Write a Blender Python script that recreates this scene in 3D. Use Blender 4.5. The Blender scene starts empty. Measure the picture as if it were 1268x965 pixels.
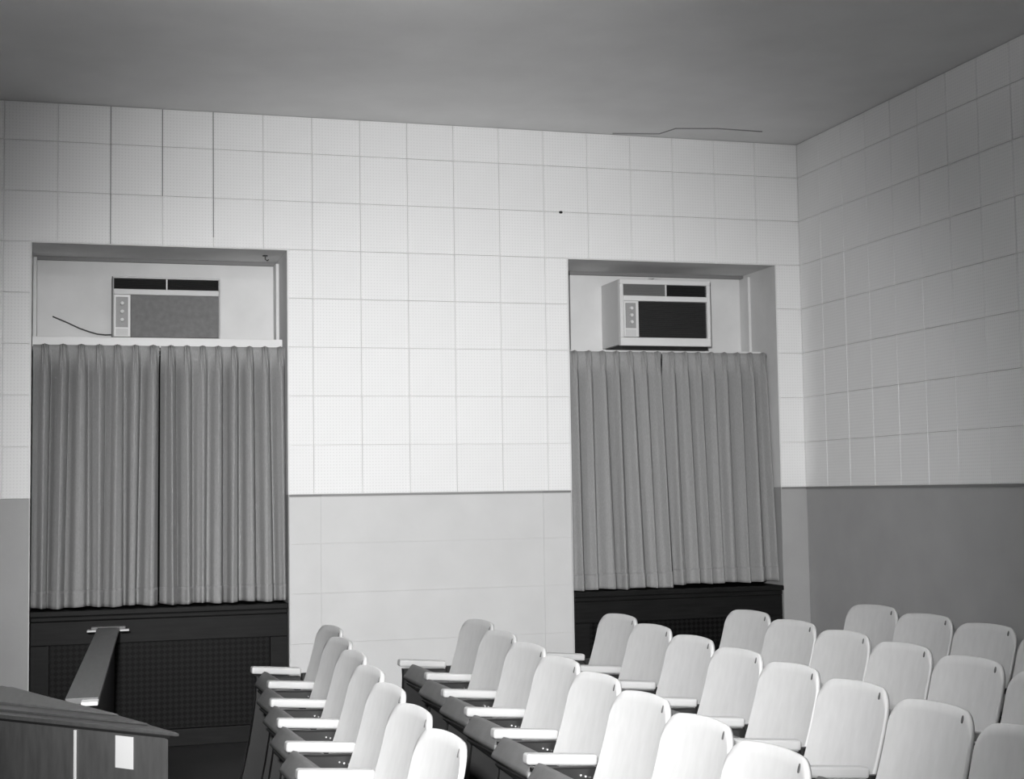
import bpy, bmesh, math, random
from mathutils import Vector, Matrix
random.seed(7)
S = bpy.context.scene
COL = S.collection

# ------------------------------------------------------------------ camera
T = 0.3048                       # one acoustic tile
W0 = 1.485                       # top of the lower wall above the floor
CEIL = W0 + 7.77 * T
YAW, PITCH, ROLL = 0.286597, 0.0682252, -0.0153118
fw = Vector((math.sin(YAW) * math.cos(PITCH), math.cos(YAW) * math.cos(PITCH), math.sin(PITCH)))
r0 = Vector((math.cos(YAW), -math.sin(YAW), 0)); u0 = r0.cross(fw)
rt = r0 * math.cos(ROLL) + u0 * math.sin(ROLL); up = -r0 * math.sin(ROLL) + u0 * math.cos(ROLL)
CAM = Vector((-4.7574, -9.1317, W0 + 0.0055))
cd = bpy.data.cameras.new('camera'); cam = bpy.data.objects.new('camera', cd); COL.objects.link(cam)
cd.sensor_fit = 'HORIZONTAL'; cd.sensor_width = 36.0; cd.lens = 36.0 * 1829.37 / 1268
cd.clip_start = 0.05
m = Matrix((rt, up, -fw)).transposed().to_4x4(); m.translation = CAM
cam.matrix_world = m
S.camera = cam

# ------------------------------------------------------------------ world, lights, exposure
w = bpy.data.worlds.new('world'); S.world = w; w.use_nodes = True
w.node_tree.nodes['Background'].inputs[0].default_value = (0.5, 0.5, 0.5, 1)
w.node_tree.nodes['Background'].inputs[1].default_value = 0.02
def spot(name, loc, target, power, size_deg, blend, radius):
    d = bpy.data.lights.new(name, 'SPOT'); d.energy = power; d.spot_size = math.radians(size_deg)
    d.spot_blend = blend; d.shadow_soft_size = radius
    o = bpy.data.objects.new(name, d); COL.objects.link(o); o.location = loc
    o.rotation_euler = (Vector(target) - Vector(loc)).to_track_quat('-Z', 'Y').to_euler()
    return o
spot('flash_lamp', (-4.93, -9.12, W0 + 0.30), (-2.45, 0, W0 - 0.36), 3080, 48, 1.0, 0.06)
def area(name, loc, sx, sy, power):
    d = bpy.data.lights.new(name, 'AREA'); d.shape = 'RECTANGLE'; d.size = sx; d.size_y = sy; d.energy = power
    o = bpy.data.objects.new(name, d); COL.objects.link(o); o.location = loc
    return o
area('ceiling_fill_light', (-5.6, -7.6, CEIL - 0.06), 1.2, 2.4, 8)  # weak fill light added out of view, no fixture behind it
ul = area('ceiling_uplight', (-3.9, -4.3, CEIL - 0.52), 0.5, 0.5, 125); ul.rotation_euler = (math.pi, 0, 0)   # added uplight without a fixture, brightens the ceiling from out of view
vs = S.view_settings
S.display_settings.display_device = 'sRGB'
vs.view_transform = 'Standard'; vs.look = 'None'; vs.exposure = 0.0; vs.gamma = 1.0; vs.use_curve_mapping = False

# ------------------------------------------------------------------ materials
def mat(name, g, rough=0.7, metal=0.0, noise=0.0, nscale=20.0, stretch=(1, 1, 1), bump=0.0, bscale=60.0, spec=0.3, extra=None):
    M = bpy.data.materials.new(name); M.use_nodes = True
    nt = M.node_tree; b = nt.nodes['Principled BSDF']; L = nt.links
    b.inputs['Roughness'].default_value = rough; b.inputs['Metallic'].default_value = metal
    b.inputs['Specular IOR Level'].default_value = spec
    b.inputs['Base Color'].default_value = (g, g, g, 1)
    tc = nt.nodes.new('ShaderNodeTexCoord'); mp = nt.nodes.new('ShaderNodeMapping')
    L.new(tc.outputs['Object'], mp.inputs['Vector']); mp.inputs['Scale'].default_value = stretch
    if noise:
        n = nt.nodes.new('ShaderNodeTexNoise'); n.inputs['Scale'].default_value = nscale; n.inputs['Detail'].default_value = 5
        L.new(mp.outputs[0], n.inputs['Vector'])
        r = nt.nodes.new('ShaderNodeMapRange'); r.inputs['From Min'].default_value = 0.25; r.inputs['From Max'].default_value = 0.75
        r.inputs['To Min'].default_value = g * (1 - noise); r.inputs['To Max'].default_value = g * (1 + noise)
        L.new(n.outputs['Fac'], r.inputs['Value']); L.new(r.outputs[0], b.inputs['Base Color'])
    if bump:
        n2 = nt.nodes.new('ShaderNodeTexNoise'); n2.inputs['Scale'].default_value = bscale; n2.inputs['Detail'].default_value = 3
        L.new(mp.outputs[0], n2.inputs['Vector'])
        bp = nt.nodes.new('ShaderNodeBump'); bp.inputs['Strength'].default_value = bump; bp.inputs['Distance'].default_value = 0.004
        L.new(n2.outputs['Fac'], bp.inputs['Height']); L.new(bp.outputs[0], b.inputs['Normal'])
    if extra: extra(M, nt, b, tc, g)
    return M

def perforated(M, nt, b, tc, g):
    # rows of small drilled holes, 16 to a tile; x and z of the tile's own coordinates
    L = nt.links
    sp = nt.nodes.new('ShaderNodeSeparateXYZ'); L.new(tc.outputs['Object'], sp.inputs[0])
    def mth(op, a, bb=None):
        k = nt.nodes.new('ShaderNodeMath'); k.operation = op
        for i, v in enumerate((a, bb)):
            if v is None: continue
            if isinstance(v, (int, float)): k.inputs[i].default_value = v
            else: L.new(v, k.inputs[i])
        return k.outputs[0]
    def cell(o):
        f = mth('FRACT', mth('MULTIPLY', o, 16 / T))
        q = mth('SUBTRACT', f, 0.5)
        return mth('MULTIPLY', q, q)
    d = mth('ADD', cell(sp.outputs['X']), cell(sp.outputs['Z']))
    h = mth('LESS_THAN', d, 0.045)
    mix = nt.nodes.new('ShaderNodeMixRGB'); L.new(h, mix.inputs[0])
    n = nt.nodes.new('ShaderNodeTexNoise'); n.inputs['Scale'].default_value = 5; L.new(tc.outputs['Object'], n.inputs['Vector'])
    oi = nt.nodes.new('ShaderNodeObjectInfo')
    v = mth('ADD', mth('MULTIPLY', n.outputs['Fac'], 0.04), mth('MULTIPLY', oi.outputs['Random'], 0.02))
    v = mth('ADD', v, g - 0.03)
    cmb = nt.nodes.new('ShaderNodeCombineXYZ')
    for i in range(3): L.new(v, cmb.inputs[i])
    L.new(cmb.outputs[0], mix.inputs[1]); mix.inputs[2].default_value = (g * 0.90,) * 3 + (1,)
    L.new(mix.outputs[0], b.inputs['Base Color'])

def weave(M, nt, b, tc, g):
    L = nt.links
    outs = []
    for dr in ('X', 'Z'):
        wv = nt.nodes.new('ShaderNodeTexWave'); wv.bands_direction = dr; wv.inputs['Scale'].default_value = 110
        L.new(tc.outputs['Object'], wv.inputs['Vector']); outs.append(wv.outputs['Fac'])
    a = nt.nodes.new('ShaderNodeMath'); a.operation = 'MULTIPLY'; L.new(outs[0], a.inputs[0]); L.new(outs[1], a.inputs[1])
    bp = nt.nodes.new('ShaderNodeBump'); bp.inputs['Strength'].default_value = 0.25; bp.inputs['Distance'].default_value = 0.002
    L.new(a.outputs[0], bp.inputs['Height']); L.new(bp.outputs[0], b.inputs['Normal'])

def cane(M, nt, b, tc, g):
    # small diamond openings of a pressed metal grille
    L = nt.links
    mp = nt.nodes.new('ShaderNodeMapping'); mp.inputs['Rotation'].default_value = (0, math.radians(45), 0); L.new(tc.outputs['Object'], mp.inputs[0])
    ck = nt.nodes.new('ShaderNodeTexChecker'); ck.inputs['Scale'].default_value = 42
    ck.inputs[1].default_value = (g * 1.5,) * 3 + (1,); ck.inputs[2].default_value = (g * 0.4,) * 3 + (1,)
    L.new(mp.outputs[0], ck.inputs['Vector']); L.new(ck.outputs['Color'], b.inputs['Base Color'])

TILE = mat('acoustic_tile_paint', 0.80, 0.85, extra=perforated, spec=0.2)
GROUT = mat('tile_joint_paint', 0.80, 0.9, noise=0.08, nscale=8, spec=0.1)
JOINT_DARK = mat('open_tile_joint', 0.10, 0.9, spec=0.1)
PLASTER = mat('reveal_plaster', 0.66, 0.8, noise=0.06, nscale=5, bump=0.15, bscale=30, spec=0.2)
DULLWALL = mat('dark_unseen_wall', 0.10, 0.7, noise=0.1, nscale=3)  # left and rear walls out of view, kept dark to cut bounced light
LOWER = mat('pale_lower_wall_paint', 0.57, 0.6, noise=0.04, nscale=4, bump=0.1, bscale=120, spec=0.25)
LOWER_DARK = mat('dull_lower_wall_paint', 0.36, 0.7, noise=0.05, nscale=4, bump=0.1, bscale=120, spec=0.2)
CEILING = mat('ceiling_plaster', 0.78, 0.9, noise=0.05, nscale=2.5, bump=0.1, bscale=40, spec=0.1)
TRIM = mat('trim_and_shade_paint', 0.20, 0.6)
TRIM_PALE = mat('wall_trim_pale_paint', 0.24, 0.6)
FLOOR = mat('dark_floor', 0.03, 0.45, noise=0.25, nscale=3, spec=0.35)
CURTAIN = mat('curtain_cloth', 0.29, 0.9, noise=0.10, nscale=220, stretch=(1, 1, 0.25), extra=weave, spec=0.1)
DARKWOOD = mat('dark_stained_wood', 0.010, 0.5, noise=0.35, nscale=9, stretch=(0.6, 6, 6), spec=0.10)
GRILLE = mat('radiator_grille', 0.006, 0.5, extra=cane, spec=0.08)
WOOD = mat('worn_pale_plywood', 0.53, 0.5, noise=0.055, nscale=9, stretch=(1.5, 3.0, 1.2), bump=0.05, bscale=40, spec=0.35)
ARMWOOD = mat('pale_armrest_paint', 0.44, 0.4, noise=0.05, nscale=12, stretch=(1, 6, 1), spec=0.4)
EDGE = mat('bare_plywood_edge', 0.52, 0.5, noise=0.05, nscale=30, spec=0.4)
SCROLL = mat('worn_metal', 0.35, 0.45, metal=0.5)
DIAL = mat('dial_plate_paint', 0.30, 0.5)
IRON = mat('dark_enamelled_iron', 0.018, 0.38, noise=0.1, nscale=10, spec=0.4)
CUSHION = mat('grey_leatherette', 0.115, 0.5, noise=0.12, nscale=18, bump=0.2, bscale=90, spec=0.4)
CHROME = mat('bright_metal', 0.75, 0.25, metal=1.0)
BLACK = mat('black_enamel', 0.012, 0.5)
NIGHTGLASS = mat('night_dark_glass', 0.004, 0.1, spec=0.4)
LOUVRE = mat('dark_louvre', 0.030, 0.5)
CASE = mat('air_conditioner_case', 0.55, 0.45, noise=0.03, nscale=6, spec=0.4)
CASE2 = mat('air_conditioner_trim', 0.68, 0.4, spec=0.4)
FILTER = mat('air_conditioner_cloth_panel', 0.17, 0.8, noise=0.16, nscale=30, bump=0.25, bscale=260)
KNOB = mat('knob_paint', 0.62, 0.6)
LOUVRE_PALE = mat('grey_louvre', 0.20, 0.5)
PLATE = mat('dull_plate', 0.09, 0.5)
CORD = mat('cord_rubber', 0.06, 0.6)
PAPER = mat('paper_scrap', 0.8, 0.8)
CARD = mat('white_card', 0.55, 0.6)
GREYTOP = mat('grey_worn_board', 0.10, 0.45, noise=0.15, nscale=10, stretch=(6, 0.6, 6), spec=0.35)
TABLE = mat('table_varnish', 0.065, 0.35, noise=0.2, nscale=8, stretch=(1, 6, 1), spec=0.4)
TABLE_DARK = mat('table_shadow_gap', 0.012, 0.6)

# ------------------------------------------------------------------ helpers
def obj(name, bm, material, parent=None, smooth=False):
    bmesh.ops.recalc_face_normals(bm, faces=bm.faces[:])
    me = bpy.data.meshes.new(name); bm.to_mesh(me); bm.free()
    if isinstance(material, (list, tuple)):
        for k in material: me.materials.append(k)
    else: me.materials.append(material)
    if smooth:
        for p in me.polygons: p.use_smooth = True
    o = bpy.data.objects.new(name, me); COL.objects.link(o)
    if parent: o.parent = parent
    return o
def empty(name, loc=(0, 0, 0), rz=0.0):
    o = bpy.data.objects.new(name, None); COL.objects.link(o); o.location = loc; o.rotation_euler = (0, 0, rz)
    o.empty_display_size = 0.1
    return o
def tag(o, label, cat, group=None):
    o['label'] = label; o['category'] = cat
    if group: o['group'] = group
    return o
def struct(o): o['kind'] = 'structure'; return o
def box(bm, x0, x1, y0, y1, z0, z1, bev=0.0, seg=2):
    g = bmesh.ops.create_cube(bm, size=1.0)
    vsx = g['verts']
    for v in vsx:
        v.co = Vector(((x0 + x1) / 2 + v.co.x * (x1 - x0), (y0 + y1) / 2 + v.co.y * (y1 - y0), (z0 + z1) / 2 + v.co.z * (z1 - z0)))
    if bev:
        es = list({e for v in vsx for e in v.link_edges})
        bmesh.ops.bevel(bm, geom=es, offset=bev, segments=seg, affect='EDGES', profile=0.6)
def bx(name, x0, x1, y0, y1, z0, z1, material, parent=None, bev=0.0, seg=2):
    bm = bmesh.new(); box(bm, x0, x1, y0, y1, z0, z1, bev, seg)
    return obj(name, bm, material, parent)
def tube(bm, pts, r, n=8):
    pts = [Vector(p) for p in pts]; rings = []
    for i, p in enumerate(pts):
        t = (pts[min(i + 1, len(pts) - 1)] - pts[max(i - 1, 0)]).normalized()
        a = t.orthogonal().normalized() if i == 0 else (rings[-1][1] - t * rings[-1][1].dot(t)).normalized()
        b = t.cross(a)
        rings.append(([bm.verts.new(p + (a * math.cos(2 * math.pi * k / n) + b * math.sin(2 * math.pi * k / n)) * r) for k in range(n)], a))
    for (A, _), (B, _) in zip(rings, rings[1:]):
        for k in range(n): bm.faces.new((A[k], A[(k + 1) % n], B[(k + 1) % n], B[k]))
    bm.faces.new(rings[0][0]); bm.faces.new(rings[-1][0])
def prism(bm, poly, axis, a0, a1):
    # poly of 2-D points; axis 'y': (x, z) pairs, 'z': (x, y) pairs
    def P(p, a): return (p[0], a, p[1]) if axis == 'y' else (p[0], p[1], a)
    A = [bm.verts.new(P(p, a0)) for p in poly]; B = [bm.verts.new(P(p, a1)) for p in poly]
    bm.faces.new(A); bm.faces.new(B)
    for i in range(len(poly)): bm.faces.new((A[i], A[(i + 1) % len(poly)], B[(i + 1) % len(poly)], B[i]))
def disc(bm, c, r, d, n=16, axis='y'):
    # short round boss along -axis
    g = bmesh.ops.create_cone(bm, cap_ends=True, segments=n, radius1=r, radius2=r * 0.85, depth=d)
    R = Matrix.Rotation(math.radians(90), 4, 'X') if axis == 'y' else Matrix.Rotation(math.radians(-90), 4, 'Y')
    bmesh.ops.transform(bm, matrix=Matrix.Translation(c) @ R, verts=g['verts'])

# ------------------------------------------------------------------ room shell
XL, XR, YF = -9.5, 0.017, -13.0                 # left wall, right wall, wall behind the camera
DEP = 0.53                                       # depth of the window recesses
WIN = [(-16.5 * T, -11.5 * T), (-5.5 * T, -0.55 * T)]
WTOP = W0 + 5 * T
struct(bx('floor', XL - .3, XR + .3, YF - .3, 0.9, -0.2, 0.0, FLOOR))
struct(bx('ceiling', XL - .3, XR + .3, YF - .3, 0.9, CEIL, CEIL + 0.2, CEILING))
struct(bx('wall_left', XL - .3, XL, YF, 0.9, 0, CEIL, DULLWALL))
struct(bx('wall_rear', XL, XR, YF - .3, YF, 0, CEIL, DULLWALL))
TT = 0.012
bm = bmesh.new()
xs = [XL, WIN[0][0], WIN[0][1], WIN[1][0], WIN[1][1], XR + .3]
for i in (0, 2, 4): box(bm, xs[i], xs[i + 1], TT, 0.9, W0, CEIL)
for a, b in WIN: box(bm, a, b, TT, 0.9, WTOP, CEIL)
wall_back = struct(obj('wall_back', bm, GROUT))
bm = bmesh.new()
box(bm, XR + TT, XR + .3, YF, TT, 0, CEIL)
wall_right = struct(obj('wall_right', bm, GROUT))
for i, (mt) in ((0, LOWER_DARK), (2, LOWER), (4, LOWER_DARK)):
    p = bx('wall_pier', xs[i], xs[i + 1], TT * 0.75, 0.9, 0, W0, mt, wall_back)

def tile_mesh(wd, ht, ch=0.0022):
    bm = bmesh.new()
    gx = 0.0007
    a = [(gx, TT), (wd - gx, TT)]
    o = [bm.verts.new(v) for v in ((gx, TT, gx), (wd - gx, TT, gx), (wd - gx, TT, ht - gx), (gx, TT, ht - gx))]
    k = gx + ch
    mid = [bm.verts.new(v) for v in ((gx, 0.003, gx), (wd - gx, 0.003, gx), (wd - gx, 0.003, ht - gx), (gx, 0.003, ht - gx))]
    f = [bm.verts.new(v) for v in ((k, 0, k), (wd - k, 0, k), (wd - k, 0, ht - k), (k, 0, ht - k))]
    for A, B in ((o, mid), (mid, f)):
        for i in range(4): bm.faces.new((A[i], A[(i + 1) % 4], B[(i + 1) % 4], B[i]))
    bm.faces.new(f); bm.faces.new(o)
    bmesh.ops.recalc_face_normals(bm, faces=bm.faces[:])
    me = bpy.data.meshes.new('tile'); bm.to_mesh(me); bm.free(); me.materials.append(TILE)
    return me
_tm = {}
def tile(x0, x1, z0, z1, wall, side=False, jit=0.0006):
    key = (round(x1 - x0, 4), round(z1 - z0, 4))
    if key not in _tm: _tm[key] = tile_mesh(*key)
    o = bpy.data.objects.new('tile', _tm[key]); COL.objects.link(o); o.parent = wall
    j = random.uniform(-jit, jit)
    if not side: o.location = (x0, j, z0)
    else:
        o.rotation_euler = (0, 0, -math.pi / 2); o.location = (XR + j, -x0, z0)
    return o
def rows():
    z = W0; out = []
    for j in range(8): out.append((W0 + j * T, min(W0 + (j + 1) * T, CEIL - 0.002)))
    return out
for i in range(-20, 0):
    x0, x1 = i * T, (i + 1) * T if i < -1 else XR
    for (z0, z1) in rows():
        segs = [(x0, x1)]
        if z1 < WTOP + 0.01:
            for a, b in WIN:
                ns = []
                for (p, q) in segs:
                    if q <= a or p >= b: ns.append((p, q)); continue
                    if p < a - 0.005: ns.append((p, a))
                    if q > b + 0.005: ns.append((b, q))
                segs = ns
        for (p, q) in segs: tile(p, q, z0, z1, wall_back)
for i in range(0, 26):
    for (z0, z1) in rows(): tile(i * T, (i + 1) * T, z0, z1, wall_right, True)
# open, dark joints in the upper left of the wall and a drilled hole
for i, z0 in ((-15, W0 + 5 * T), (-14, W0 + 6 * T), (-13, W0 + 5.2 * T)):
    bx('open_joint', i * T - 0.002, i * T + 0.002, -0.0008, 0.004, z0, CEIL - 0.004, JOINT_DARK, wall_back)
bm = bmesh.new(); disc(bm, (-5.62 * T, -0.002, W0 + 5.995 * T), 0.013, 0.006)
bmesh.ops.scale(bm, vec=(1, 1, 0.7), space=Matrix.Translation((5.62 * T, 0, -(W0 + 5.995 * T))), verts=bm.verts[:])
h = obj('hole', bm, BLACK, wall_back); h['label'] = 'small dark hole in the tiled wall above the right window'

# lower wall: painted panels between the windows, plain dull paint on the right
ZROW = [0.0] + [W0 - k * T for k in (4, 3, 2, 1)] + [W0 - 0.014]
for x0, x1 in ((WIN[0][1], -10.86 * T), (-10.86 * T, -6.12 * T), (-6.12 * T, WIN[1][0])):
    for z0, z1 in zip(ZROW, ZROW[1:]):
        g = 0.0008
        bx('panel', x0 + g, x1 - g, 0.0045 + random.uniform(0, .0006), TT * 0.75, z0 + g * .4, z1 - g * .4, LOWER, wall_back, 0.0012, 1)
        
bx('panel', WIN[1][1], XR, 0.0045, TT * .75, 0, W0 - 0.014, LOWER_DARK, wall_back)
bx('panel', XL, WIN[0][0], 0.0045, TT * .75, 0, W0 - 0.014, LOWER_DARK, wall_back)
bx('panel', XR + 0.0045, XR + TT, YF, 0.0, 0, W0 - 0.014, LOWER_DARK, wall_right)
tr = struct(empty('trim_1'))
for x0, x1, mt in ((WIN[0][1], -10.86 * T, TRIM), (-10.86 * T, -6.12 * T, TRIM_PALE), (-6.12 * T, WIN[1][0], TRIM)):
    bx('trim_strip', x0 + .001, x1 - .001, -0.002, TT, W0 - 0.0135, W0 - 0.001, mt, tr)
tr = struct(empty('trim_2'))
bx('trim_strip', WIN[1][1], XR, -0.001, TT, W0 - 0.014, W0 - 0.001, TRIM, tr)
bx('trim_strip', XR - 0.002, XR + TT, -26 * T, 0, W0 - 0.016, W0 - 0.001, TRIM, tr)
bb = struct(bx('baseboard_back', WIN[0][1], WIN[1][0], -0.012, 0.004, 0.0, 0.10, DARKWOOD, None, .004))
struct(bx('baseboard_right', XR - 0.012, XR + 0.0045, YF, -0.0, 0.0, 0.10, DARKWOOD, None, .004))
# ceiling: plaster repair seam near the far right
cs = bmesh.new()
tube(cs, [(-1.35, -0.03, CEIL - .001), (-1.04, -0.09, CEIL - .001), (-0.99, -0.25, CEIL - .001), (-0.72, -0.31, CEIL - .001), (-0.39, -0.30, CEIL - .001)], 0.005, 6)
o = obj('plaster_seam', cs, TRIM_PALE); o.parent = bpy.data.objects['ceiling']

# windows: recess linings, back panel, ledge
for n, (a, b) in enumerate(WIN, 1):
    wn = struct(empty('window_%d' % n, ((a + b) / 2, 0, 0)))
    ox = (a + b) / 2
    def wb(name, x0, x1, y0, y1, z0, z1, mt, bev=0): return bx(name, x0 - ox, x1 - ox, y0, y1, z0, z1, mt, wn, bev)
    wb('back_panel', a, b, DEP, DEP + .02, W0 + .90, WTOP, PLASTER)
    wb('apron', a, b, DEP, DEP + .02, 0, W0 - .66, PLASTER)
    wb('window_pane', a + .06, b - .06, DEP + .01, DEP + .016, W0 - .60, W0 + .84, NIGHTGLASS)
    for q in ((a, b, W0 - .66, W0 - .60), (a, b, W0 + .84, W0 + .90), (a, a + .06, W0 - .60, W0 + .84), (b - .06, b, W0 - .60, W0 + .84), ((a + b) / 2 - .03, (a + b) / 2 + .03, W0 - .60, W0 + .84)):
        wb('sash_frame', q[0], q[1], DEP, DEP + .02, q[2], q[3], DARKWOOD)
    lt = 0.006
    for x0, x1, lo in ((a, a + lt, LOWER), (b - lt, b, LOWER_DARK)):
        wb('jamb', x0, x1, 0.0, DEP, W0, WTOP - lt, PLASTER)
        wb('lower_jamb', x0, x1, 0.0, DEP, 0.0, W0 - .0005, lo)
    wb('soffit', a, b, 0.0, DEP, WTOP - lt, WTOP, PLASTER)
    wb('header_shade_strip', a + lt, b - lt, 0.50, DEP, WTOP - 0.030, WTOP - lt, TRIM, .002)  # dark strip painting in the shade at the back of the soffit
    for x0, x1 in ((a + lt, a + .026), (b - .026, b - lt)):
        wb('side_stop', x0, x1, 0.39, DEP, W0 + (.986, .947)[n - 1], WTOP - 0.031, PLASTER, .003)
    zl = (0.985, 0.946)[n - 1]
    wb('ledge', a + lt, b - lt, 0.25, DEP, W0 + 0.90, W0 + zl, CASE2, .003)
    for x0, x1 in ((a - .002, a + .007), (b - .007, b + .002)):
        wb('corner_bead', x0, x1, -0.002, 0.004, W0, WTOP, CASE2)
    wb('curtain_track', a + .01, b - .01, 0.155, 0.175, W0 + .895, W0 + .915, IRON)
    for x0 in (a + .02, b - .05): wb('track_bracket', x0, x0 + .02, 0.175, 0.25, W0 + .898, W0 + .912, IRON)

# ------------------------------------------------------------------ curtains
def curtain(x0t, x1t, x0b, x1b, ztop, zbot, nf, seed, label, amp=0.047):
    rnd = random.Random(seed)
    per = 40; nz = 44
    A_ = [rnd.uniform(.7, 1.25) for _ in range(nf + 1)]
    ed = [0.0] + [i + rnd.uniform(-.20, .20) for i in range(1, nf)] + [float(nf)]      # fold edges at the hem
    fl_ = [rnd.uniform(.85, 1.25) for _ in range(nf + 1)]; ski = [rnd.uniform(-.5, .5) for _ in range(nf + 1)]
    def pt(u, v):      # u in folds, v 0 top .. 1 bottom
        k = min(int(u), nf - 1); f = u - k
        A = A_[k] * (1 - f) + A_[k + 1] * f
        hd = max(0.0, 1 - v / 0.12); hd = hd * hd * (3 - 2 * hd)
        rp = 0.64 + 0.24 * ski[k] * v                                     # where the ridge of this fold sits
        q = f / rp * .5 if f < rp else .5 + (f - rp) / (1 - rp) * .5
        ph = 2 * math.pi * q
        c = 0.45 * math.cos(ph) + 0.55 * (1 - 4 * q if q <= .5 else 4 * q - 3); c = math.copysign(abs(c) ** fl_[k], c)
        yb = amp * A * c + 0.006 * math.sin(3 * ph + ski[k] * 6) * v      # cloth bulges toward the room between the pleat valleys
        xo = -0.10 * math.sin(ph) * (1.0 if q > .5 else .2)
        g = abs(f - rp)
        # heading: a triple pinch in the middle of each fold
        yh = 0.008 - 0.034 * math.exp(-(g / 0.19) ** 4) * (0.62 + 0.38 * math.cos(2 * math.pi * g / 0.13))
        y = yh * hd + yb * (1 - hd)
        um = (ed[k] * (1 - f) + ed[k + 1] * f) * v + u * (1 - v)
        uu = um + xo * (1 - hd)
        xt = x0t + (x1t - x0t) * uu / nf; xb = x0b + (x1b - x0b) * uu / nf
        x = xt * (1 - v) + xb * v
        lo, hi = x0t * (1 - v) + x0b * v, x1t * (1 - v) + x1b * v
        x = min(max(x, lo), hi)
        z = ztop * (1 - v) + zbot * v + (0.004 * math.sin(u * 2.3 + seed) if v > .97 else 0) + (0.005 * math.exp(-(g / .12) ** 2) * hd)
        return x, y + 0.115 * (1 - v) + 0.075 * v, z
    root = empty('curtain', ((x0t + x1t) / 2, 0.1, zbot))
    off = Vector(root.location)
    def sheet(v0, v1, n, dy):
        bm = bmesh.new(); G = []
        for j in range(n + 1):
            v = v0 + (v1 - v0) * (j / n)
            row = []
            for i in range(nf * per + 1):
                x, y, z = pt(i / per, v); row.append(bm.verts.new(Vector((x, y + dy, z)) - off))
            G.append(row)
        for j in range(n):
            for i in range(nf * per): bm.faces.new((G[j][i], G[j][i + 1], G[j + 1][i + 1], G[j + 1][i]))
        return bm
    vh = 0.935
    c = obj('curtain_panel', sheet(0, 1.0, nz, 0), CURTAIN, root, True)
    h = obj('hem', sheet(vh, 0.999, 5, -0.003), CURTAIN, root, True)
    for o in (c, h):
        s = o.modifiers.new('thickness', 'SOLIDIFY'); s.thickness = 0.0015; s.offset = 1
    tag(root, label, 'curtain', 'pleated curtains in the two window recesses')
    return root
ZT, ZB = W0 + .922, W0 - .648
curtain(-5.015, -4.278, -5.02, -4.288, ZT, ZB, 7, 1, 'grey pleated curtain, left half of the pair under the left air conditioner')
curtain(-4.270, -3.508, -4.276, -3.508, ZT, ZB, 8, 2, 'grey pleated curtain, right half of the pair under the left air conditioner')
curtain(-1.662, -0.975, -1.658, -0.940, ZT, ZB - .004, 7, 3, 'grey pleated curtain, left half of the pair under the right air conditioner')
curtain(-0.968, -0.195, -0.929, -0.176, ZT, ZB + .012, 8, 4, 'grey pleated curtain in the window nearest the corner, right half of its pair')

# ------------------------------------------------------------------ radiator covers under the windows
def radiator(a, b, label):
    r = empty('radiator_cover', ((a + b) / 2, 0.03, 0)); ox = (a + b) / 2
    def p(name, x0, x1, y0, y1, z0, z1, mt, bev=0.004): return bx(name, x0 - ox, x1 - ox, y0 - .03, y1 - .03, z0, z1, mt, r, bev)
    a += .008; b -= .008
    zs = W0 - .662
    p('sill', a, b, -0.012, DEP - .005, zs - .032, zs, DARKWOOD, .006)
    p('moulding', a + .004, b - .004, 0.004, 0.06, zs - .062, zs - .033, DARKWOOD, .008)
    p('top_rail', a + .004, b - .004, 0.012, 0.05, zs - .20, zs - .063, DARKWOOD)
    p('stile', a + .004, a + .11, 0.012, 0.05, 0.101, zs - .201, DARKWOOD)
    p('stile', b - .11, b - .004, 0.012, 0.05, 0.101, zs - .201, DARKWOOD)
    p('base_rail', a + .004, b - .004, -0.004, 0.05, 0.0, 0.10, DARKWOOD)
    p('grille', a + .111, b - .111, 0.034, 0.05, 0.101, zs - .201, GRILLE, 0)
    p('side_panel', a + .004, a + .02, .051, DEP - .005, 0.0, zs - .033, DARKWOOD)
    p('side_panel', b - .02, b - .004, .051, DEP - .005, 0.0, zs - .033, DARKWOOD)
    tag(r, label, 'radiator cover', 'dark radiator covers in the window recesses')
radiator(WIN[0][0], WIN[0][1], 'dark wooden radiator cover with grille below the left pair of curtains')
radiator(WIN[1][0], WIN[1][1], 'dark wooden radiator cover below the right pair of curtains, behind the seats')

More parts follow.
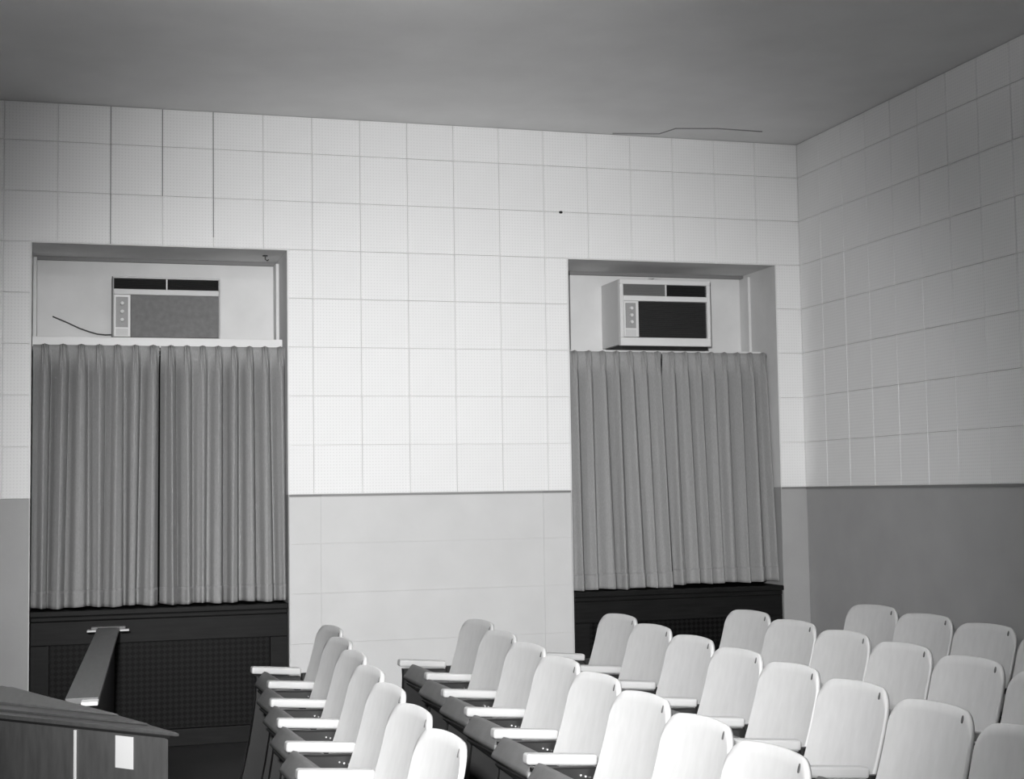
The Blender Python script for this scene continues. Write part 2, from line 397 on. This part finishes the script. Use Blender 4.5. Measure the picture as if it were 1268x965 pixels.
# ------------------------------------------------------------------ air conditioners
def louvres(bm, x0, x1, z0, z1, y, n, open_=False):
    for i in range(n):
        z = z0 + (z1 - z0) * (i + .5) / n
        d = (z1 - z0) / n
        g = bmesh.ops.create_cube(bm, size=1)
        M = Matrix.Translation(((x0 + x1) / 2, y + .008, z)) @ Matrix.Rotation(math.radians(-35 if open_ else 30), 4, 'X') @ Matrix.Diagonal((x1 - x0, .016, d * .22, 1))
        bmesh.ops.transform(bm, matrix=M, verts=g['verts'])
def air_conditioner(x0, x1, yf, z0, z1, right, label):
    r = empty('air_conditioner', ((x0 + x1) / 2, yf, z0)); W = x1 - x0; H = z1 - z0; D = DEP - yf - .001
    def p(name, a, b, c, d, e, f, mt, bev=0.0, par=r): return bx(name, a - W / 2, b - W / 2, c, d, e, f, mt, par, bev)
    fr = .026 if right else .006
    bm = bmesh.new()
    box(bm, -W / 2, W / 2, 0.034, D, 0.008 if right else 0, H, .004)
    obj('case', bm, CASE, r)
    gz0, gz1 = (H - .112, H - .034) if right else (H - .079, H - .012)
    bm = bmesh.new()     # front frame
    dz = gz0 - .036
    px = .125 if right else .106         # control column's right edge
    pb = .060 if right else .012         # lower edge of the big panel
    for q in ((0, W, 0, pb - .004), (0, W, gz1, H), (0, fr, pb - .004, gz1), (W - fr, W, pb - .004, gz1), (fr, W - fr, dz, gz0)):
        box(bm, q[0] - W / 2, q[1] - W / 2, 0.0, 0.033, q[2], q[3], .003, 1)
    obj('front_frame', bm, CASE2 if right else CASE, r)
    p('grille_recess', fr, W - fr, .030, .033, gz0, gz1, BLACK)
    xm = W * (.505 if right else .50)
    p('divider', xm - .004, xm + .004, -.002, .029, gz0 + .001, gz1 - .001, CASE2)
    for k, (a, b) in enumerate(((fr + .002, xm - .005), (xm + .005, W - fr - .002))):
        bm = bmesh.new(); louvres(bm, a - W / 2, b - W / 2, gz0, gz1, .002, 7, right and k == 0)
        l = obj('louvre', bm, LOUVRE_PALE if (right and k == 0) else LOUVRE, r); l['kind'] = 'stuff'
    # control column
    cp = p('control_panel', fr + .001, px, -.003, .033, pb, dz - .002, CASE2, .002)
    def cpb(name, a, b, c, d, e, f, mt, bev=0.0): return bx(name, a - W / 2, b - W / 2, c, d, e, f, mt, cp, bev)
    kz1 = dz - .016; kz0 = pb + (.058 if right else .058)
    cpb('dial_plate', fr + .011, px - .014, -.005, -.003, kz0, kz1, DIAL)
    cpb('name_plate', fr + .011, px - .014, -.005, -.003, pb + .006, kz0 - .008, CARD)
    for i in range(3):
        bm = bmesh.new(); z = kz1 - (kz1 - kz0) * (.22 + .27 * i)
        disc(bm, ((fr + px) / 2 - W / 2, -.016, z), .0125, .022)
        obj('knob', bm, KNOB, cp, False)
    if right:
        p('intake_backing', px + .006, W - fr - .001, .026, .033, pb, dz - .001, BLACK)
        bm = bmesh.new()
        n = 26
        for i in range(n):
            z = pb + .004 + (dz - pb - .008) * (i + .5) / n
            box(bm, px + .008 - W / 2, W - fr - .003 - W / 2, .012, .025, z - .0022, z + .0022)
        l = obj('intake_slats', bm, LOUVRE, r); l['kind'] = 'stuff'
        p('column_edge', px + .001, px + .006, -.002, .033, pb, dz - .002, CASE2)
        p('base_pan', .025, W - .012, .035, D, -.0215, .007, BLACK)
    else:
        p('cloth_panel', px + .002, W - fr - .001, .006, .033, pb, dz - .001, FILTER, .002)
        p('base_edge', -.004, W + .003, -.001, D, -.004, -.0005, IRON)
        p('side_edge', -.006, -.001, .012, D, 0, H, IRON)
    tag(r, label, 'air conditioner', 'window air conditioners')
    return r
ac1 = air_conditioner(-4.549, -3.893, 0.36, W0 + .9895, W0 + 1.382, False, 'pale flush air conditioner with plain grey cloth front in the left window recess')
ac2 = air_conditioner(-1.250, -0.588, 0.16, W0 + .9685, W0 + 1.422, True, 'pale boxy air conditioner with dark slatted front jutting from the right window recess')
# power cord running left from the first unit
bm = bmesh.new()
tube(bm, [(-.335, .13, .036), (-.37, .135, .035), (-.42, .14, .040), (-.47, .155, .056), (-.53, .16, .078), (-.60, .165, .112), (-.69, .165, .15)], .0045, 6)
obj('power_cord', bm, CORD, ac1, True)
bm = bmesh.new()
tube(bm, [(-.335, .13, .036), (-.331, .13, .036)], .008, 8); obj('cord_grommet', bm, CORD, ac1)
cb = bmesh.new()
tube(cb, [(-1.535, .525, W0 + 1.18), (-1.515, .515, W0 + 1.15), (-1.53, .512, W0 + 1.11), (-1.51, .515, W0 + 1.07), (-1.53, .518, W0 + 1.03), (-1.525, .525, W0 + 1.0)], .005, 6)
tag(obj('hanging_cord', cb, CORD, None, True), 'short kinked dark cord at the left side of the right window recess', 'cord')
pb_ = bmesh.new()
for i, (dx, dy, an) in enumerate(((-.02, 0, 25), (.018, .01, -20), (0, .03, 60))):
    g = bmesh.ops.create_grid(pb_, x_segments=3, y_segments=2, size=.5)
    for v in g['verts']: v.co.z = .12 * math.sin(v.co.x * 5 + i)
    bmesh.ops.transform(pb_, matrix=Matrix.Translation((-.985 + dx, .22 + dy, W0 + 1.4335 + .004 * i)) @ Matrix.Rotation(math.radians(an), 4, 'Z') @ Matrix.Rotation(math.radians(12), 4, 'X') @ Matrix.Diagonal((.05, .03, .06, 1)), verts=g['verts'])
tag(obj('paper_scrap', pb_, PAPER), 'crumpled pale scrap lying on top of the right air conditioner', 'paper')
hk = empty('soffit_hook', (-3.62, .22, WTOP - .006))
bm = bmesh.new(); tube(bm, [(0, 0, -.0004), (0, 0, -.008)], .016, 12); obj('plate', bm, IRON, hk)
bm = bmesh.new(); tube(bm, [(0, 0, -.0085), (0, 0, -.025), (.012, 0, -.034), (.022, 0, -.026)], .004, 6); obj('hook', bm, IRON, hk)
tag(hk, 'small dark hook on the underside of the left window head', 'hook')

# ------------------------------------------------------------------ auditorium seats
HW = 0.231                      # half width of a back
ZB0, ZT0 = 0.40, 0.828
TAN = math.tan(math.radians(17))
def xback(s, z):
    q = s / HW
    return (z - 0.45) * TAN - 0.020 * (abs(q) ** 2.2) + 0.012 * math.sin((z - ZB0) / (ZT0 - ZB0) * math.pi)
def back_mesh():
    bm = bmesh.new()
    R = 0.075; N = 28; NT = 14; th = 0.016
    ss = [HW * math.sin(-math.pi / 2 + math.pi * i / N) for i in range(N + 1)]
    def ztop(s):
        e = max(0.0, abs(s) - (HW - R)); return ZT0 - (R - math.sqrt(max(0, R * R - e * e))) - 0.012 * (s / HW) ** 2 - 0.005 * (s / HW)
    def zbot(s):
        e = max(0.0, abs(s) - (HW - .05)); return ZB0 + (.05 - math.sqrt(max(0, .0025 - e * e)))
    F, Bk = [], []
    for j in range(NT + 1):
        t = j / NT; f, b = [], []
        for s in ss:
            z = zbot(s) * (1 - t) + ztop(s) * t
            x = xback(s, z)
            f.append(bm.verts.new((x, s, z))); b.append(bm.verts.new((x + th, s, z - th * TAN * .6)))
        F.append(f); Bk.append(b)
    for G in (F, Bk):
        for j in range(NT):
            for i in range(N): bm.faces.new((G[j][i], G[j][i + 1], G[j + 1][i + 1], G[j + 1][i]))
    ring = lambda G: [G[0][i] for i in range(N + 1)] + [G[j][N] for j in range(1, NT + 1)] + [G[NT][i] for i in range(N - 1, -1, -1)] + [G[j][0] for j in range(NT - 1, 0, -1)]
    a, b = ring(F), ring(Bk)
    n = len(a)
    mids = []
    c = Vector((0, 0, .62))
    for p, q in zip(a, b):
        m_ = (p.co + q.co) / 2; d = Vector((0, m_.y, (m_.z - .62))).normalized(); mids.append(bm.verts.new(m_ + d * .004))
    for i in range(n):
        k = (i + 1) % n
        for A, B in ((a, mids), (mids, b)):
            f = bm.faces.new((A[i], A[k], B[k], B[i])); f.material_index = 1
    return bm
ARM_Z = 0.590
def standard_parts(root, y, end):
    """cast iron support under one armrest"""
    th = 0.02 if not end else 0.024
    bm = bmesh.new()
    prof = [(-.228, ARM_Z - .022), (-.222, .46), (-.240, .36), (-.260, .24), (-.285, .10), (-.315, .03), (-.315, 0.0),
            (.075, 0.0), (.075, .03), (.035, .08), (.02, .20), (.012, .35), (.020, .47), (.0, ARM_Z - .034)]
    prism(bm, prof, 'y', y - th, y + th)
    bmesh.ops.bevel(bm, geom=[e for e in bm.edges if abs(e.verts[0].co.y - e.verts[1].co.y) < 1e-6], offset=.005, segments=1, affect='EDGES')
    st = obj('standard', bm, IRON, root)
    bm = bmesh.new()
    box(bm, -.250, .004, y - .026, y + .026, -.018, .018, .012, 3)
    bmesh.ops.transform(bm, matrix=Matrix.Translation((-.123, 0, ARM_Z)) @ Matrix.Rotation(math.radians(4.5), 4, 'Y') @ Matrix.Translation((.123, 0, 0)), verts=bm.verts[:])
    obj('armrest', bm, ARMWOOD, st)
    for i in range(3):
        bm = bmesh.new(); disc(bm, (-.060 + i * .017, y - th - .003, ARM_Z - .055 - .005 * i), .0042, .006, 8); obj('bolt', bm, CHROME, st)
    if not end:
        bm = bmesh.new(); tube(bm, [(-.236, y - .004, ARM_Z - .034), (-.236, y - .004, ARM_Z - .06), (-.231, y - .004, ARM_Z - .085)], .007, 8); obj('front_scroll', bm, SCROLL, st, True)
    # bracket holding the back
    bm = bmesh.new(); box(bm, .008, .055, y - .014, y + .014, ARM_Z - .06, ARM_Z - .02, .004, 1); obj('back_bracket', bm, IRON, st)
    return st
def make_seat(end):
    r = empty('auditorium_seat')
    b = obj('backrest', back_mesh(), [WOOD, EDGE], r, True)
    bm = bmesh.new(); n = 12
    g = bmesh.ops.create_cone(bm, cap_ends=True, segments=14, radius1=.5, radius2=.5, depth=1)
    M = Matrix.Translation((xback(-.165, .80) - .0005, -.165, .80)) @ Matrix.Rotation(math.radians(17), 4, 'Y') @ Matrix.Rotation(math.radians(-10), 4, 'Z') @ Matrix.Rotation(math.radians(90), 4, 'Y') @ Matrix.Diagonal((.024, .012, .004, 1))
    bmesh.ops.transform(bm, matrix=M, verts=g['verts'])
    pl = obj('number_plate', bm, PLATE, b); pl['label'] = 'small dark oval seat number plate'
    # cushion, tipped up
    bm = bmesh.new()
    box(bm, -.300, .0, -.205, .205, -.005, .085, .016, 2)
    for v in bm.verts:
        q = max(0.0, -v.co.x - .2) / .16
        if v.co.z > .05: v.co.z += .012 * math.sin(min(1, -v.co.x / .30) * math.pi)
    bmesh.ops.transform(bm, matrix=Matrix.Translation((-.005, 0, .355)) @ Matrix.Rotation(math.radians(37), 4, 'Y'), verts=bm.verts[:])
    obj('cushion', bm, CUSHION, r, True)
    bm = bmesh.new()
    box(bm, -.27, -.02, -.19, .19, -.018, -.006, .004, 1)
    bmesh.ops.transform(bm, matrix=Matrix.Translation((-.005, 0, .355)) @ Matrix.Rotation(math.radians(37), 4, 'Y'), verts=bm.verts[:])
    obj('seat_pan', bm, IRON, r)
    bm = bmesh.new(); tube(bm, [(-.01, -.236, .345), (-.01, .236, .345)], .012, 8); obj('hinge_bar', bm, IRON, r)
    near = standard_parts(r, -.268, False)
    if end: standard_parts(r, .268, True)
    for c in r.children:
        if c.name.startswith('standard'): c.location.x = -.02 if c == near else .004
    return r
def copy_tree(o, parent=None):
    c = o.copy(); COL.objects.link(c); c.parent = parent
    for ch in list(o.children): copy_tree(ch, c)
    return c
DX = [0, -.065, -.108, -.15, -.187, -.222, -.252, -.282, -.312, -.342]
DY = [-1.94, -2.56, -3.14, -3.70, -4.24, -4.77, -5.29, -5.80, -6.31, -6.82]
X0 = [-3.535, -2.774, -2.011, -1.303, -0.545]
Y0 = [0.0, 0.0, 0.0, -0.085, -0.065]
NK = [7, 8, 9, 9, 9]
ORD = ['closest to the window wall', 'second from the window wall', 'third from the window wall', 'fourth from the window wall', 'fifth from the window wall',
       'sixth from the window wall', 'seventh from the window wall', 'eighth from the window wall', 'ninth from the window wall']
ROW = ['leftmost row', 'second row from the left', 'middle row', 'fourth row from the left', 'rightmost row']
protos = {}
for r in range(5):
    for k in range(NK[r]):
        end = (k == 0)
        new = end not in protos
        o = make_seat(end) if new else copy_tree(protos[end])
        if new: protos[end] = o
        pitch = (DY[k] - DY[k + 1]) if k == 0 else (DY[k - 1] - DY[k + 1]) / 2
        th = math.atan2(DX[max(k - 1, 0)] - DX[k + 1], DY[max(k - 1, 0)] - DY[k + 1])
        o.scale = (1, pitch / 0.548, 1)
        th = math.radians((-3.0, -2.5, -1.0, -0.5, -0.5)[r])
        o.rotation_euler = (0, 0, -th)
        lx, ly = xback(-.165, .80), -.165 * pitch / .548
        c, s = math.cos(-th), math.sin(-th)
        o.location = (X0[r] + DX[k] - (c * lx - s * ly), DY[k] + Y0[r] - (s * lx + c * ly), 0)
        tag(o, 'pale plywood tip-up seat in the %s, %s' % (ROW[r], ORD[k]), 'auditorium seat', 'tip-up auditorium seats in five rows')

# ------------------------------------------------------------------ front left corner: low ledge and dark table
led = empty('long_ledge', (-4.66, -1.85, 0))
ang = math.atan2(.155, 3.05)
led.rotation_euler = (0, 0, -ang)
bx('cap_board', -.06, .06, -1.52, 1.50, .725, .748, GREYTOP, led, .003)
bx('side_board', -.035, .035, -1.50, 1.48, 0.0, .724, DARKWOOD, led)
bx('end_plate', -.095, .095, 1.50, 1.56, .728, .752, GREYTOP, led, .003)
for s in (-1, 1):
    bx('end_bracket', s * .09 - .025, s * .09 + .025, 1.44, 1.498, .729, .739, CASE, led, .002)
bx('end_clip', .0, .06, -1.60, -1.522, .728, .742, CASE2, led, .003)
tag(led, 'long low grey-topped ledge running from the left radiator cover to the dark table', 'ledge')

tb = empty('corner_table', (-4.9, -3.9, 0))
ox, oy = -4.9, -3.9
C = (-4.448, -4.346)
top = [C, (-5.27, -3.41), (-5.27, -2.35), (-5.16, -2.28)]
P = lambda pts: [(x - ox, y - oy) for x, y in pts]
def poly(name, pts, z0, z1, mt, bev=.003):
    bm = bmesh.new(); prism(bm, P(pts), 'z', z0, z1)
    if bev: bmesh.ops.bevel(bm, geom=bm.edges[:], offset=bev, segments=1, affect='EDGES')
    return obj(name, bm, mt, tb)
top = [C, (-4.95, -3.773), (-5.45, -3.20), (-5.6, -2.9), (-5.0, -3.55 + .62), (-4.79, -3.47)]
poly('top_board', top, .737, .750, TABLE)
poly('upper_leaf', [(-4.53, -4.17), (-5.0, -3.64), (-5.5, -3.08), (-5.02, -2.98), (-4.80, -3.50)], .7505, .758, TABLE)
poly('leaf_step', [(-4.62, -3.97), (-5.0, -3.52), (-5.4, -3.08), (-5.03, -3.02), (-4.81, -3.53)], .7585, .766, GREYTOP)
body = [(-4.475, -4.31), (-4.96, -3.755), (-5.44, -3.20), (-5.5, -3.05), (-5.02, -3.02), (-4.82, -3.50)]
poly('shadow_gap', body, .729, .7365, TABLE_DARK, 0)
bd = poly('body', [(x - .004, y) for x, y in body], 0.0, .7285, TABLE)
d = Vector((-.485, .555, 0)).normalized(); nrm = Vector((-d.y, d.x, 0)); nrm = nrm if nrm.y < 0 else -nrm
def face_box(name, a, b, z0, z1, out, mt):
    bm = bmesh.new()
    A = Vector((-4.479 - ox, -4.31 - oy, 0))
    p = [A + d * a + nrm * .0006, A + d * b + nrm * .0006, A + d * b + nrm * out, A + d * a + nrm * out]
    prism(bm, [(q.x, q.y) for q in p], 'z', z0, z1)
    return obj(name, bm, mt, bd)
face_box('white_card', .155, .235, .62, .722, .003, CARD)['label'] = 'small white card on the table front'
face_box('hanging_strap', .42, .428, 0.40, .725, .006, CASE)
tag(tb, 'dark wedge-topped table with layered top boards at the front left, below the left curtains', 'table')
